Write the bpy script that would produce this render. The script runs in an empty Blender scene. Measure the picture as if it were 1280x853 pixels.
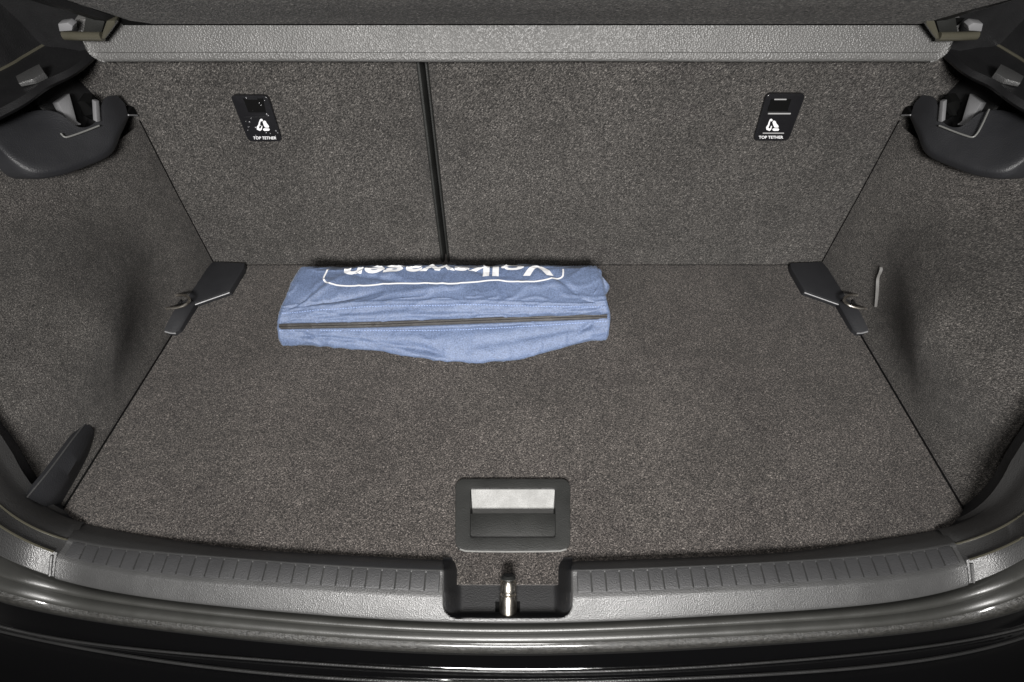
import bpy, bmesh, math, random
import numpy as np
from mathutils import Vector, noise

random.seed(7)
sc = bpy.context.scene
# ------------------------------------------------------------------ camera
PITCH = math.radians(54.7)
CAM_H = 0.56
FOC = 640.0                       # focal length in photo pixels (18 mm on 36 mm)
cam_d = bpy.data.cameras.new("camera"); cam = bpy.data.objects.new("camera", cam_d)
sc.collection.objects.link(cam); sc.camera = cam
cam_d.lens = 18.0; cam_d.sensor_width = 36.0; cam_d.clip_start = 0.01; cam_d.clip_end = 200
cam.location = (0, 0, CAM_H); cam.rotation_euler = (math.pi/2 - PITCH, 0, 0)
# ------------------------------------------------------------------ world and lamps
w = bpy.data.worlds.new("World"); sc.world = w; w.use_nodes = True
bg = w.node_tree.nodes["Background"]; bg.inputs[0].default_value = (1.0, 0.97, 0.93, 1); bg.inputs[1].default_value = 0.025
def area(name, loc, target, sx, sy, power, col, spread=180):
    l = bpy.data.lights.new(name, 'AREA'); l.shape = 'RECTANGLE'; l.size = sx; l.size_y = sy; l.energy = power; l.color = col; l.spread = math.radians(spread)
    o = bpy.data.objects.new(name, l); sc.collection.objects.link(o); o.location = loc
    o.rotation_euler = (Vector(target) - Vector(loc)).to_track_quat('-Z', 'Y').to_euler()
    return o
area("strip_lamp", (0.0, -0.85, 1.02), (0, 0.35, 0.08), 0.50, 0.24, 21.0, (1.0, 0.98, 0.955), 105)
area("flash_lamp", (0.0, -0.06, 0.74), (0, 0.36, 0.05), 0.16, 0.10, 1.5, (1.0, 0.975, 0.95), 120)
sc.view_settings.view_transform = 'Standard'; sc.view_settings.look = 'None'
sc.view_settings.exposure = 0.0; sc.view_settings.gamma = 1.0; sc.view_settings.use_curve_mapping = False

# ------------------------------------------------------------------ measuring helpers
CP, SP = math.cos(PITCH), math.sin(PITCH)
def ray(px, py):
    u = (px-640)/FOC; k = (426.5-py)/FOC
    return Vector((u, CP + k*SP, -SP + k*CP))
CAM = Vector((0, 0, CAM_H))
def PZ(px, py, z=0.0):
    d = ray(px, py); return CAM + d*((z-CAM_H)/d.z)
def PX(px, py, x):
    d = ray(px, py); return CAM + d*(x/d.x)
def PY(px, py, y):
    d = ray(px, py); return CAM + d*(y/d.y)
SEAT_Y = 0.537; LEAN = math.radians(8)
SN = Vector((0, -math.cos(LEAN), math.sin(LEAN)))          # outward normal of the seat back
S0 = Vector((0, SEAT_Y, 0))
def PS(px, py, off=0.0):
    d = ray(px, py); o = S0 + SN*off
    return CAM + d*((o-CAM).dot(SN)/d.dot(SN))
def mir(v):                                                # the car sits turned a touch to the camera
    return Vector((-v.x + 0.017*min(1.2, max(0.0, (v.y-0.1)/0.45)), v.y, v.z))
def sstep(a, b, x):
    t = min(1.0, max(0.0, (x-a)/(b-a))); return t*t*(3-2*t)

# ------------------------------------------------------------------ materials
def new_mat(name):
    m = bpy.data.materials.new(name); m.use_nodes = True
    nt = m.node_tree; b = nt.nodes["Principled BSDF"]
    return m, nt, b
def N(nt, t, **kw):
    n = nt.nodes.new(t)
    for k, v in kw.items():
        if k in n.inputs: n.inputs[k].default_value = v
        else: setattr(n, k, v)
    return n
def coords(nt): return N(nt, "ShaderNodeTexCoord").outputs["Object"]
def noise_n(nt, co, scale, detail=2, rough=0.5):
    n = N(nt, "ShaderNodeTexNoise"); n.inputs["Scale"].default_value = scale; n.inputs["Detail"].default_value = detail
    n.inputs["Roughness"].default_value = rough; nt.links.new(co, n.inputs["Vector"]); return n
def ramp(nt, fac, stops):
    r = N(nt, "ShaderNodeValToRGB"); e = r.color_ramp.elements
    while len(e) < len(stops): e.new(0.5)
    for i, (p, c) in enumerate(stops):
        e[i].position = p; e[i].color = (c[0], c[1], c[2], 1) if isinstance(c, tuple) else (c, c, c, 1)
    nt.links.new(fac, r.inputs[0]); return r
def mix(nt, mode, f, a, b):
    n = N(nt, "ShaderNodeMix", data_type='RGBA', blend_type=mode)
    if isinstance(f, float): n.inputs[0].default_value = f
    else: nt.links.new(f, n.inputs[0])
    for s, v in ((6, a), (7, b)):
        if isinstance(v, tuple): n.inputs[s].default_value = (*v, 1)
        else: nt.links.new(v, n.inputs[s])
    return n.outputs[2]
def bump(nt, b, h, strength, dist, prev=None):
    n = N(nt, "ShaderNodeBump"); n.inputs["Strength"].default_value = strength; n.inputs["Distance"].default_value = dist
    nt.links.new(h, n.inputs["Height"])
    if prev: nt.links.new(prev, n.inputs["Normal"])
    nt.links.new(n.outputs[0], b.inputs["Normal"]); return n.outputs[0]

def carpet(name, tint=(1, 1, 1), gain=1.0, scale=430.0):
    m, nt, b = new_mat(name); co = coords(nt)
    fib = []
    for rot in ((0.6, 0.35, 0.8), (-0.8, 1.0, -0.55), (0.2, -0.9, 2.1)):                         # short crossing fibres
        mp = N(nt, "ShaderNodeMapping", vector_type='TEXTURE'); mp.inputs["Rotation"].default_value = rot
        mp.inputs["Scale"].default_value = (1, 1, 3.2); nt.links.new(co, mp.inputs[0])
        fib.append(noise_n(nt, mp.outputs[0], scale*1.5, 2, 0.55).outputs[0])
    def mx(a, c_):
        n_ = N(nt, "ShaderNodeMath", operation='MAXIMUM'); nt.links.new(a, n_.inputs[0]); nt.links.new(c_, n_.inputs[1]); return n_.outputs[0]
    hgt = mx(mx(fib[0], fib[1]), fib[2])
    g = gain
    r1 = ramp(nt, hgt, [(0.45, (0.006*g, 0.006*g, 0.006*g)), (0.565, (0.030*g, 0.0288*g, 0.0275*g)),
                        (0.66, (0.072*g, 0.069*g, 0.065*g)), (0.76, (0.185*g, 0.178*g, 0.169*g))])
    n2 = noise_n(nt, co, scale*1.9, 2, 0.6)
    r2 = ramp(nt, n2.outputs[0], [(0.32, 0.52), (0.5, 0.95), (0.70, 1.6)])
    c = mix(nt, 'MULTIPLY', 1.0, r1.outputs[0], r2.outputs[0])
    n3 = noise_n(nt, co, 8.0, 4, 0.6); r3 = ramp(nt, n3.outputs[0], [(0.3, 0.78), (0.7, 1.2)])      # brushed and pressed pile
    c = mix(nt, 'MULTIPLY', 1.0, c, r3.outputs[0])
    n4 = noise_n(nt, co, 70.0, 3, 0.6); r4 = ramp(nt, n4.outputs[0], [(0.3, 0.84), (0.7, 1.16)])
    c = mix(nt, 'MULTIPLY', 1.0, c, r4.outputs[0])
    c = mix(nt, 'MULTIPLY', 1.0, c, tint)
    nt.links.new(c, b.inputs["Base Color"])
    b.inputs["Roughness"].default_value = 1.0; b.inputs["Specular IOR Level"].default_value = 0.12
    b.inputs["Sheen Weight"].default_value = 0.08; b.inputs["Sheen Roughness"].default_value = 0.6
    p = bump(nt, b, hgt, 0.8, 0.002)
    bump(nt, b, n4.outputs[0], 0.3, 0.004, p)
    return m
def plastic(name, col, rough=0.45, grain=1000.0, gs=0.35, spec=0.5, wear=0.12):
    m, nt, b = new_mat(name); co = coords(nt)
    n = noise_n(nt, co, 14.0, 4, 0.6); r = ramp(nt, n.outputs[0], [(0.3, 1-wear), (0.7, 1+wear)])
    c = mix(nt, 'MULTIPLY', 1.0, r.outputs[0], col); nt.links.new(c, b.inputs["Base Color"])
    n2 = noise_n(nt, co, 40.0, 4, 0.6); r2 = ramp(nt, n2.outputs[0], [(0.3, rough*0.85), (0.7, min(1, rough*1.15))])
    nt.links.new(r2.outputs[0], b.inputs["Roughness"]); b.inputs["Specular IOR Level"].default_value = spec
    v = N(nt, "ShaderNodeTexVoronoi"); v.inputs["Scale"].default_value = grain; nt.links.new(co, v.inputs["Vector"])
    if gs > 0: bump(nt, b, v.outputs[0], gs, 0.0006)
    return m
M_FLOOR = carpet("floor_carpet", (1.0, 0.93, 0.895), 1.12, 540)
M_SEAT = carpet("seat_carpet", (1.0, 0.97, 0.95), 1.0, 570)
M_SIDE = carpet("side_lining", (1.0, 0.965, 0.94), 1.2, 720)
M_SHELF = carpet("shelf_felt", (1.0, 0.98, 0.96), 2.0, 380)
M_DARK = plastic("dark_trim_plastic", (0.013, 0.0133, 0.015), 0.5, 900, 0.35, 0.4)
M_BLACKP = plastic("black_plastic", (0.006, 0.006, 0.0065), 0.5, 900, 0.25, 0.35)
M_COVER = plastic("tether_cover_plastic", (0.006, 0.006, 0.007), 0.3, 600, 0.1)
M_SILL = plastic("sill_plastic", (0.036, 0.036, 0.036), 0.42, 1000, 0.42, 0.75)
M_RIB = plastic("rib_plastic", (0.026, 0.026, 0.027), 0.48, 1000, 0.4)
M_LIP = plastic("shelf_lip_plastic", (0.078, 0.077, 0.075), 0.46, 560, 1.0)
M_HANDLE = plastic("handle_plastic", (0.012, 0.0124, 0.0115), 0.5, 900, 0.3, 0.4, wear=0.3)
M_LITP = plastic("lit_plastic", (0.115, 0.115, 0.110), 0.5, 900, 0.3)  # plastic in a lit tone, for faces and edges turned to the light
M_RUBBER = plastic("seal_rubber", (0.026, 0.026, 0.024), 0.40, 1200, 0.12, 0.7)
M_PAINT, nt, b = new_mat("black_car_paint")
b.inputs["Base Color"].default_value = (0.0012, 0.0012, 0.0014, 1); b.inputs["Roughness"].default_value = 0.18; b.inputs["Coat Weight"].default_value = 1.0
b.inputs["Coat Roughness"].default_value = 0.04
n = noise_n(nt, coords(nt), 60, 5, 0.7); r = ramp(nt, n.outputs[0], [(0.35, 0.06), (0.7, 0.14)]); nt.links.new(r.outputs[0], b.inputs["Roughness"])
M_FLANGE, nt, b = new_mat("dusty_flange_paint")
n = noise_n(nt, coords(nt), 240, 5, 0.7); r = ramp(nt, n.outputs[0], [(0.3, (0.008, 0.008, 0.0075)), (0.7, (0.03, 0.029, 0.026))]); bump(nt, b, n.outputs[0], 0.9, 0.0016)
nt.links.new(r.outputs[0], b.inputs["Base Color"]); b.inputs["Roughness"].default_value = 0.4; b.inputs["Coat Weight"].default_value = 0.6; b.inputs["Coat Roughness"].default_value = 0.12
M_METAL, nt, b = new_mat("zinc_metal")
n = noise_n(nt, coords(nt), 160, 4, 0.6); r = ramp(nt, n.outputs[0], [(0.3, (0.36, 0.33, 0.28)), (0.7, (0.78, 0.74, 0.68))])
nt.links.new(r.outputs[0], b.inputs["Base Color"]); b.inputs["Metallic"].default_value = 1.0; b.inputs["Roughness"].default_value = 0.26
M_GLOSS = plastic("glossy_trim_plastic", (0.05, 0.047, 0.035), 0.22, 900, 0.05, 0.7)
M_GREYP = plastic("clip_and_lit_grey", (0.16, 0.16, 0.165), 0.4, 900, 0.2)  # clip grey, also colours pocket and bracket edges as lit
M_SLIT = plastic("pale_lining_edge", (0.075, 0.072, 0.068), 0.6, 900, 0.2)
M_GLINT = plastic("edge_glint_grey", (0.016, 0.016, 0.016), 0.34, 600, 0.3)  # dark grey that draws highlight lines along the painted edges
M_WHITE, nt, b = new_mat("white_print")
b.inputs["Base Color"].default_value = (0.55, 0.55, 0.56, 1); b.inputs["Roughness"].default_value = 0.6
M_PGREY, nt, b = new_mat("grey_print")
b.inputs["Base Color"].default_value = (0.22, 0.22, 0.22, 1); b.inputs["Roughness"].default_value = 0.5
M_VOID, nt, b = new_mat("opening_shade"); b.inputs["Base Color"].default_value = (0.003, 0.003, 0.003, 1); b.inputs["Roughness"].default_value = 0.9; b.inputs["Specular IOR Level"].default_value = 0.05  # near-black that stands in for the shade inside gaps and openings
# blue nylon of the bag
M_NYLON, nt, b = new_mat("blue_nylon"); co = coords(nt)
wv = N(nt, "ShaderNodeTexWave", bands_direction='X'); wv.inputs["Scale"].default_value = 260; nt.links.new(co, wv.inputs[0])
wv2 = N(nt, "ShaderNodeTexWave", bands_direction='DIAGONAL'); wv2.inputs["Scale"].default_value = 300; nt.links.new(co, wv2.inputs[0])
n = noise_n(nt, co, 18, 5, 0.6); r = ramp(nt, n.outputs[0], [(0.25, (0.072, 0.099, 0.170)), (0.75, (0.094, 0.125, 0.203))])
n5 = noise_n(nt, co, 600, 2, 0.6); r5 = ramp(nt, n5.outputs[0], [(0.3, 0.68), (0.7, 1.32)])
c = mix(nt, 'MULTIPLY', 1.0, r.outputs[0], r5.outputs[0]); nt.links.new(c, b.inputs["Base Color"])
b.inputs["Roughness"].default_value = 0.55; b.inputs["Sheen Weight"].default_value = 0.12; b.inputs["Sheen Roughness"].default_value = 0.4; b.inputs["Sheen Tint"].default_value = (0.8, 0.88, 1, 1)
p = bump(nt, b, wv.outputs[1], 0.3, 0.0005); p = bump(nt, b, wv2.outputs[1], 0.25, 0.0005, p)
n6 = noise_n(nt, co, 120, 5, 0.65); bump(nt, b, n6.outputs[0], 0.3, 0.003, p)
M_ZIPT = plastic("zip_tape", (0.010, 0.010, 0.012), 0.7, 1500, 0.4)
M_ZIPC = plastic("zip_coil", (0.036, 0.031, 0.025), 0.5, 1500, 0.3)
M_THREAD, nt, b = new_mat("pale_blue_thread"); b.inputs["Base Color"].default_value = (0.25, 0.33, 0.55, 1); b.inputs["Roughness"].default_value = 0.7

# ------------------------------------------------------------------ object helpers
COL = sc.collection
def thing(name, label, cat, loc, group=None):
    o = bpy.data.objects.new(name, None); COL.objects.link(o); o.location = loc; o.empty_display_size = 0.02
    o["label"] = label; o["category"] = cat; o["kind"] = "thing"
    if group: o["group"] = group
    return o
def origin_of(p):
    v = Vector((0, 0, 0))
    while p is not None: v += p.location; p = p.parent
    return v
def mk(name, verts, faces, mat, parent, smooth=True, bevel=0.0, seg=2, sub=0, label=None, angle=35, solid=0.0):
    og = origin_of(parent)
    me = bpy.data.meshes.new(name); me.from_pydata([Vector(v)-og for v in verts], [], faces)
    bm = bmesh.new(); bm.from_mesh(me); bmesh.ops.recalc_face_normals(bm, faces=bm.faces)
    if bevel:
        ed = [e for e in bm.edges if len(e.link_faces) == 2 and e.calc_face_angle(0) > math.radians(25)]
        bmesh.ops.bevel(bm, geom=ed, offset=bevel, segments=seg, profile=0.6, affect='EDGES', clamp_overlap=True)
    bm.to_mesh(me); bm.free()
    me.materials.append(mat)
    if smooth:
        for p in me.polygons: p.use_smooth = True
        if angle: me.set_sharp_from_angle(angle=math.radians(angle))
    o = bpy.data.objects.new(name, me); COL.objects.link(o); o.parent = parent
    if sub:
        s = o.modifiers.new("sub", 'SUBSURF'); s.levels = sub; s.render_levels = sub
    if solid:
        s = o.modifiers.new("solid", 'SOLIDIFY'); s.thickness = solid; s.offset = 0
    if label: o["label"] = label
    return o
def grid_faces(nr, nc, close_c=False):
    f = []
    for i in range(nr-1):
        for j in range(nc-1 + (1 if close_c else 0)):
            a = i*nc+j; b_ = i*nc+(j+1) % nc
            f.append((a, b_, b_+nc, a+nc))
    return f
def mk_grid(name, rows, mat, parent, close_c=False, **kw):
    return mk(name, [v for r_ in rows for v in r_], grid_faces(len(rows), len(rows[0]), close_c), mat, parent, **kw)
def prism(name, pts, vec, mat, parent, **kw):
    n_ = len(pts); vec = Vector(vec); v = [Vector(p) for p in pts] + [Vector(p)+vec for p in pts]
    f = [tuple(range(n_)), tuple(range(2*n_-1, n_-1, -1))] + [(i, (i+1) % n_, n_+(i+1) % n_, n_+i) for i in range(n_)]
    return mk(name, v, f, mat, parent, **kw)
def tube_rows(path, rad, seg=10, close=False):
    rows = []; n_ = len(path); up = Vector((0.13, 0.21, 0.97)).normalized()
    for i, p in enumerate(path):
        p = Vector(p)
        a = Vector(path[(i-1) % n_ if close else max(0, i-1)]); b_ = Vector(path[(i+1) % n_ if close else min(n_-1, i+1)])
        t = (b_-a).normalized(); s = t.cross(up).normalized(); q = s.cross(t)
        r_ = rad[i] if isinstance(rad, (list, tuple)) else rad
        rows.append([p + s*r_*math.cos(2*math.pi*k/seg) + q*r_*math.sin(2*math.pi*k/seg) for k in range(seg)])
    if close: rows.append(rows[0])
    return rows
def tube(name, path, rad, mat, parent, seg=10, close=False, **kw):
    rows = tube_rows(path, rad, seg, close)
    v = [x for r_ in rows for x in r_]; f = grid_faces(len(rows), seg, True)
    if not close: f += [tuple(range(seg)), tuple(range(len(v)-1, len(v)-seg-1, -1))]
    return mk(name, v, f, mat, parent, **kw)
def catmull(pts, n):
    pts = [Vector(p) for p in pts]; out = []
    P = [pts[0]*2-pts[1]] + pts + [pts[-1]*2-pts[-2]]
    m = len(pts)-1
    for i in range(n+1):
        t = i/n*m; k = min(m-1, int(t)); t -= k
        a, b_, c_, d = P[k:k+4]
        out.append(0.5*((2*b_) + (c_-a)*t + (2*a-5*b_+4*c_-d)*t*t + (3*b_-a-3*c_+d)*t**3))
    return out
def lin(tab, x):
    if x <= tab[0][0]: return tab[0][1]
    for (a, ya), (b_, yb) in zip(tab, tab[1:]):
        if x <= b_: return ya + (yb-ya)*(x-a)/(b_-a)
    return tab[-1][1]
def rrect(x0, y0, x1, y1, r_, n=5):
    out = []
    for cx, cy, a0 in ((x1-r_, y1-r_, 0), (x0+r_, y1-r_, 90), (x0+r_, y0+r_, 180), (x1-r_, y0+r_, 270)):
        for k in range(n+1):
            a = math.radians(a0+90*k/n); out.append((cx+r_*math.cos(a), cy+r_*math.sin(a)))
    return out

# ------------------------------------------------------------------ sill curves (photo rows of each edge line -> plan curves)
T0 = [(0, 570), (14, 594), (36, 622), (75, 643), (105, 655), (160, 666), (240, 679), (320, 687), (400, 693), (480, 697), (560, 701), (640, 702), (720, 702), (800, 700), (880, 696), (960, 692), (1040, 684), (1120, 672), (1173, 661), (1206, 653), (1247, 629), (1268, 600), (1280, 580)]
T1 = [(0, 632), (30, 651), (62, 667), (81, 676), (106, 681), (141, 685), (175, 688), (240, 695), (310, 701), (400, 707), (480, 711), (550, 714), (640, 715), (720, 714), (800, 711), (880, 708), (950, 705), (1040, 700), (1110, 692), (1150, 689), (1195, 681), (1218, 673), (1250, 659), (1280, 641)]
T2 = [(0, 657), (50, 684), (80, 697), (130, 707), (163, 711), (240, 719), (302, 726), (400, 733), (480, 737.5), (545, 740), (640, 741.5), (730, 741), (800, 738.5), (880, 735), (950, 732), (1040, 725.5), (1112, 718), (1180, 708.5), (1205, 703), (1233, 693), (1280, 671.6)]
T3 = [(0, 697), (34, 714), (65, 724), (150, 741), (240, 756), (320, 764), (400, 770.5), (480, 775.5), (560, 779), (640, 780), (720, 779), (800, 776.5), (880, 772.5), (960, 768), (1040, 761.5), (1120, 751), (1210, 735), (1280, 701)]
T4 = [(0, 725), (150, 756), (240, 770), (320, 777), (400, 784), (480, 789), (560, 793), (640, 795), (720, 793.5), (800, 790), (880, 786), (960, 782), (1040, 777), (1120, 769), (1200, 757), (1280, 726)]
T5 = [(0, 742), (150, 773), (240, 785), (320, 792), (400, 798), (480, 803), (560, 806), (640, 807), (720, 806), (800, 804), (880, 800.5), (960, 796), (1040, 791), (1120, 784), (1200, 773), (1280, 748)]
T6 = [(0, 755), (150, 783), (240, 795), (320, 803.5), (400, 810), (480, 816), (560, 819.5), (640, 820.5), (720, 820), (800, 817), (880, 813), (960, 808), (1040, 802), (1120, 795), (1200, 785), (1280, 765)]
T7 = [(0, 783), (160, 811), (240, 817), (320, 824), (400, 831), (480, 835.5), (560, 838.5), (640, 840), (720, 840), (800, 838), (880, 834), (960, 828), (1040, 822), (1120, 813), (1280, 785)]
T8 = [(0, 789), (160, 820), (320, 841), (400, 847), (480, 851), (560, 853), (640, 854), (720, 853), (880, 847), (960, 843), (1040, 838), (1120, 830), (1280, 797)]
def fit(tab, deg):
    a = np.array(tab, float); x = (a[:, 0]-640)/640
    c = np.polyfit(x, a[:, 1], deg)
    return lambda px: float(np.polyval(c, (px-640)/640))
F = [fit(T0, 10), fit(T1, 8), fit(T2, 6), fit(T3, 6), fit(T4, 6), fit(T5, 6), fit(T6, 6), fit(T7, 6), fit(T8, 6)]
ZK = [0.0, 0.018, 0.018, 0.006, -0.002, -0.010, -0.024, -0.044, -0.060]
RISE = [0.095, 0.056, 0.050, 0.046, 0.042, 0.038, 0.032, 0.012, 0.0]
JO = {-1: [33, 14, 2, -3], 1: [-37, -15, -3, 2]}
def rise(k, px):
    e = max(0.0, (abs(px-640)-535)/105.0); return RISE[k]*e**1.9
def SC(k, px, dz=0.0):
    if k < 4:                                               # the joints between sill and corner trims run aslant
        side = -1 if px < 640 else 1; j = 70 if side < 0 else 1210; d = (px-j)*(-side)
        px = px + JO[side][k]*(max(0.0, 1-d/230.0) if d > 0 else max(0.0, 1+d/70.0))
    return PZ(px, F[k](px), ZK[k] + rise(k, px) + dz)
def extend(line, side, n=16, flat=False):
    """carry a curve on past the last measured station, bending up the side of the tailgate opening"""
    p = line[-1].copy(); t = (line[-1]-line[-3]).normalized(); out = []
    goal = Vector((side*0.10, 0.34, 0.93)).normalized() if not flat else Vector((side*0.75, 0.66, 0.0)).normalized()
    for i in range(n):
        t = (t*0.72 + goal*0.28).normalized(); p = p + t*0.022; out.append(p.copy())
    return out

# ================================================================== the boot floor
floor = thing("boot_floor", "dark grey carpeted boot floor with a recessed pull handle near the sill", "boot floor", (0, 0.3, 0))
fl = PZ(270, 331); fn = PZ(84, 628)
NY = 90
hx0, hx1 = 560, 715
rows = []
HB = [PZ(*q, 0) for q in ((570, 599), (712, 599), (714, 687), (568, 687))]
hX0, hX1 = PZ(576, 645).x, PZ(706, 645).x
hY0, hY1 = PZ(640, 682).y, PZ(640, 604).y
def left_edge_x(y): return fl.x + (fn.x-fl.x)*(fl.y-y)/(fl.y-fn.y)
# floor sheet: columns in X, from the sill line back to under the seats; cut-out left for the handle recess
xs = sorted(set([round(-0.535+1.07*i/80, 4) for i in range(81)] + [hX0, hX1] + [PZ(x, 715).x for x in (561, 562, 708, 709)]))
NX0, NX1 = PZ(562, 715).x, PZ(708, 715).x
ynotch = PZ(640, 731).y
def sill_y(x):
    # plan curve of the sill's inner foot
    lo, hi = 0.0, 1280.0
    for _ in range(40):
        m_ = (lo+hi)/2
        if PZ(m_, F[0](m_)).x < x: lo = m_
        else: hi = m_
    return PZ(lo, F[0](lo)).y
verts = []; faces = []
ts = [0, 0.04, 0.1]
cols = []
for x in xs:
    y0 = sill_y(max(-0.49, min(0.49, x))) - 0.012
    if NX0 <= x <= NX1: y0 = ynotch
    ys = [y0, hY0, hY1, 0.2, 0.3, 0.4, 0.5, 0.56]
    if y0 > hY0-0.004: ys[1] = y0+0.004
    if ys[2] < ys[1]+0.004: ys[2] = ys[1]+0.004
    ys[3:] = [ys[2] + (0.56-ys[2])*k/5 for k in range(1, 6)]
    cols.append([len(verts)+i for i in range(len(ys))]); verts += [Vector((x, y, 0)) for y in ys]
for i in range(len(xs)-1):
    for j in range(7):
        if j == 1 and hX0-1e-5 <= xs[i] and xs[i+1] <= hX1+1e-5: continue
        faces.append((cols[i][j], cols[i+1][j], cols[i+1][j+1], cols[i][j+1]))
def fit_edge(v_):
    e = -left_edge_x(v_.y) - 0.0015
    if v_.x > 0: e = -left_edge_x(v_.y) - 0.0015 + 0.017*min(1.2, max(0.0, (v_.y-0.1)/0.45))
    a = abs(v_.x)
    if a > 0.12: a = 0.12+(a-0.12)*(e-0.12)/(0.535-0.12)
    return Vector((math.copysign(a, v_.x), v_.y, v_.z))
verts = [fit_edge(v_) for v_ in verts]
fo = mk("carpet", verts, faces, M_FLOOR, floor, smooth=False)
sol = fo.modifiers.new("s", 'SOLIDIFY'); sol.thickness = 0.012; sol.offset = -1
# handle: frame, grip plate, recess wall coloured as lit
hd_o = PZ(641, 645)
def HP(px, py, z): return PZ(px, py, z)
def rr_px(x0, y0, x1, y1, r_, z, n=6): return [HP(x, y, z) for x, y in rrect(x0, y0, x1, y1, r_, n)]
outer = [(569, 599, 713, 688, 11)]
def ring(name, o_pts, i_pts, z_lo, mat, parent, **kw):
    n_ = len(o_pts); v = list(o_pts)+list(i_pts)+[Vector((p.x, p.y, z_lo)) for p in o_pts]+[Vector((p.x, p.y, z_lo)) for p in i_pts]
    f = []
    for i in range(n_):
        j = (i+1) % n_
        f += [(i, j, n_+j, n_+i), (i, 2*n_+i, 2*n_+j, j), (n_+i, n_+j, 3*n_+j, 3*n_+i)]
    return mk(name, v, f, mat, parent, **kw)
hframe = ring("handle", rr_px(569, 598.5, 713, 688, 11, 0.0035), rr_px(588, 611, 694, 672, 3, 0.0035), -0.006, M_HANDLE, floor, bevel=0.0011, seg=3)
hframe["label"] = "black plastic pull handle frame sunk in the boot floor carpet"
a0, a1 = HP(589, 612, 0.002), HP(693.5, 612, 0.002)
wdep = 0.012
b0 = Vector((a0.x+0.002, HP(640, 645, -wdep).y, -wdep)); b1 = Vector((a1.x-0.002, b0.y, -wdep))
c0 = Vector((b0.x, hY0+0.004, -wdep)); c1 = Vector((b1.x, c0.y, -wdep))
mk("recess_wall", [a0, a1, b1, b0], [(0, 1, 2, 3)], M_LITP, hframe, smooth=False, label="slanted inner wall of the handle recess, coloured as brightly lit")
d0 = Vector((a0.x, HP(640, 671, 0).y, 0.0)); d1 = Vector((a1.x, d0.y, 0))
mk("recess_tray", [b0, b1, c1, c0, a0, a1, d0, d1], [(0, 1, 2, 3), (4, 0, 3, 6), (1, 5, 7, 2), (3, 2, 7, 6)], M_HANDLE, hframe, smooth=False)
g = [HP(586.5, 642, 0.001), HP(695.5, 642, 0.001), HP(696.5, 672.5, 0.001), HP(585.5, 672.5, 0.001)]
mk("handle_grip", [g[0], g[1], g[2], g[3]] + [v-Vector((0, 0, 0.004)) for v in g], [(0, 1, 2, 3), (7, 6, 5, 4), (0, 4, 5, 1), (1, 5, 6, 2), (2, 6, 7, 3), (3, 7, 4, 0)], M_HANDLE, hframe, bevel=0.0008)
tube("frame_edge", [HP(x, y, 0.0028) for x, y in ((575, 686.5), (582, 688.8), (600, 689.3), (641, 689.6), (682, 689.3), (700, 688.8), (708, 686.5))], 0.0011, M_LITP, hframe, seg=8)

# ================================================================== rear seat backrests
SX = Vector((1, 0, 0)); SU = Vector((0, math.sin(LEAN), math.cos(LEAN)))
def sp(x, t, off=0.0): return S0 + SX*x + SU*t + SN*off
xg0 = PS(519, 80).x; xg1 = PS(534, 80).x
xL = PS(112, 90).x - 0.03; xR = PS(1186, 90).x + 0.03
def backrest(x0, x1, label, inner):
    t = thing("seat_backrest", label, "seat back", (0.5*(x0+x1), SEAT_Y+0.03, 0), "rear seat backs")
    nx, nt_ = 40, 30; rows = []
    for j in range(nt_+1):
        r_ = []
        for i in range(nx+1):
            x = x0+(x1-x0)*i/nx; tt = -0.03+0.345*j/nt_
            dx = (x-x0) if inner == 'l' else (x1-x)
            off = -0.008*(1-min(1, dx/0.012))**2.2 + 0.0016*noise.noise((x*7, tt*9, 3.1))
            r_.append(sp(x, tt, off))
        rows.append(r_)
    mk_grid("carpet_back", rows, M_SEAT, t, angle=0)
    tube("joint_shade", [Vector((max(x0, -0.445)+(min(x1, 0.461)-max(x0, -0.445))*i/30, SEAT_Y-0.0012, 0.0002+0.0003*noise.noise((i*0.9, x0, 0)))) for i in range(31)], 0.0005, M_VOID, t, seg=6)  # black tube paints the crease shade between seat back and floor
    # moulded edge strip along the split
    xe = x0 if inner == 'l' else x1
    s = -1 if inner == 'l' else 1
    wd = 0.004 if inner == 'l' else 0.0055
    pr = [(0, -0.006), (0.3, -0.0035), (0.7, -0.0035), (1.0, -0.007), (1.0, -0.05)]
    rows = [[sp(xe+s*wd*a, -0.03+0.345*j/6, o_) for a, o_ in pr] for j in range(7)]
    mk_grid("edge_strip", rows, M_HANDLE, t)
    mk("foam_side", [sp(xe+s*wd*0.8, -0.03, -0.008), sp(xe+s*wd*0.8, 0.315, -0.008), sp(xe+s*wd*0.8, 0.315, -0.09), sp(xe+s*wd*0.8, -0.03, -0.09)], [(0, 1, 2, 3)], M_VOID, t, smooth=False)
    return t
seatL = backrest(xL, xg0, "narrow rear seat back left of the vertical split, carpeted in grey", 'r')
seatR = backrest(xg1, xR, "wide rear seat back right of the vertical split, carpeted in grey", 'l')

FONT_CACHE = {}
def text_mesh(body, size=1.0, bold=0.0):
    """2-D outline of the writing as (verts, faces), left-bottom at 0"""
    cu = bpy.data.curves.new("writing", 'FONT'); cu.body = body; cu.size = size; cu.offset = bold; cu.resolution_u = 4
    o = bpy.data.objects.new("writing", cu); COL.objects.link(o)
    bpy.context.view_layer.update()
    me = o.evaluated_get(bpy.context.evaluated_depsgraph_get()).to_mesh()
    v = [q.co.copy() for q in me.vertices]; f = [tuple(p.vertices) for p in me.polygons]
    bpy.data.objects.remove(o); bpy.data.curves.remove(cu)
    x0 = min(q.x for q in v); x1 = max(q.x for q in v); y0 = min(q.y for q in v); y1 = max(q.y for q in v)
    return v, f, (x0, y0, x1, y1)

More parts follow.
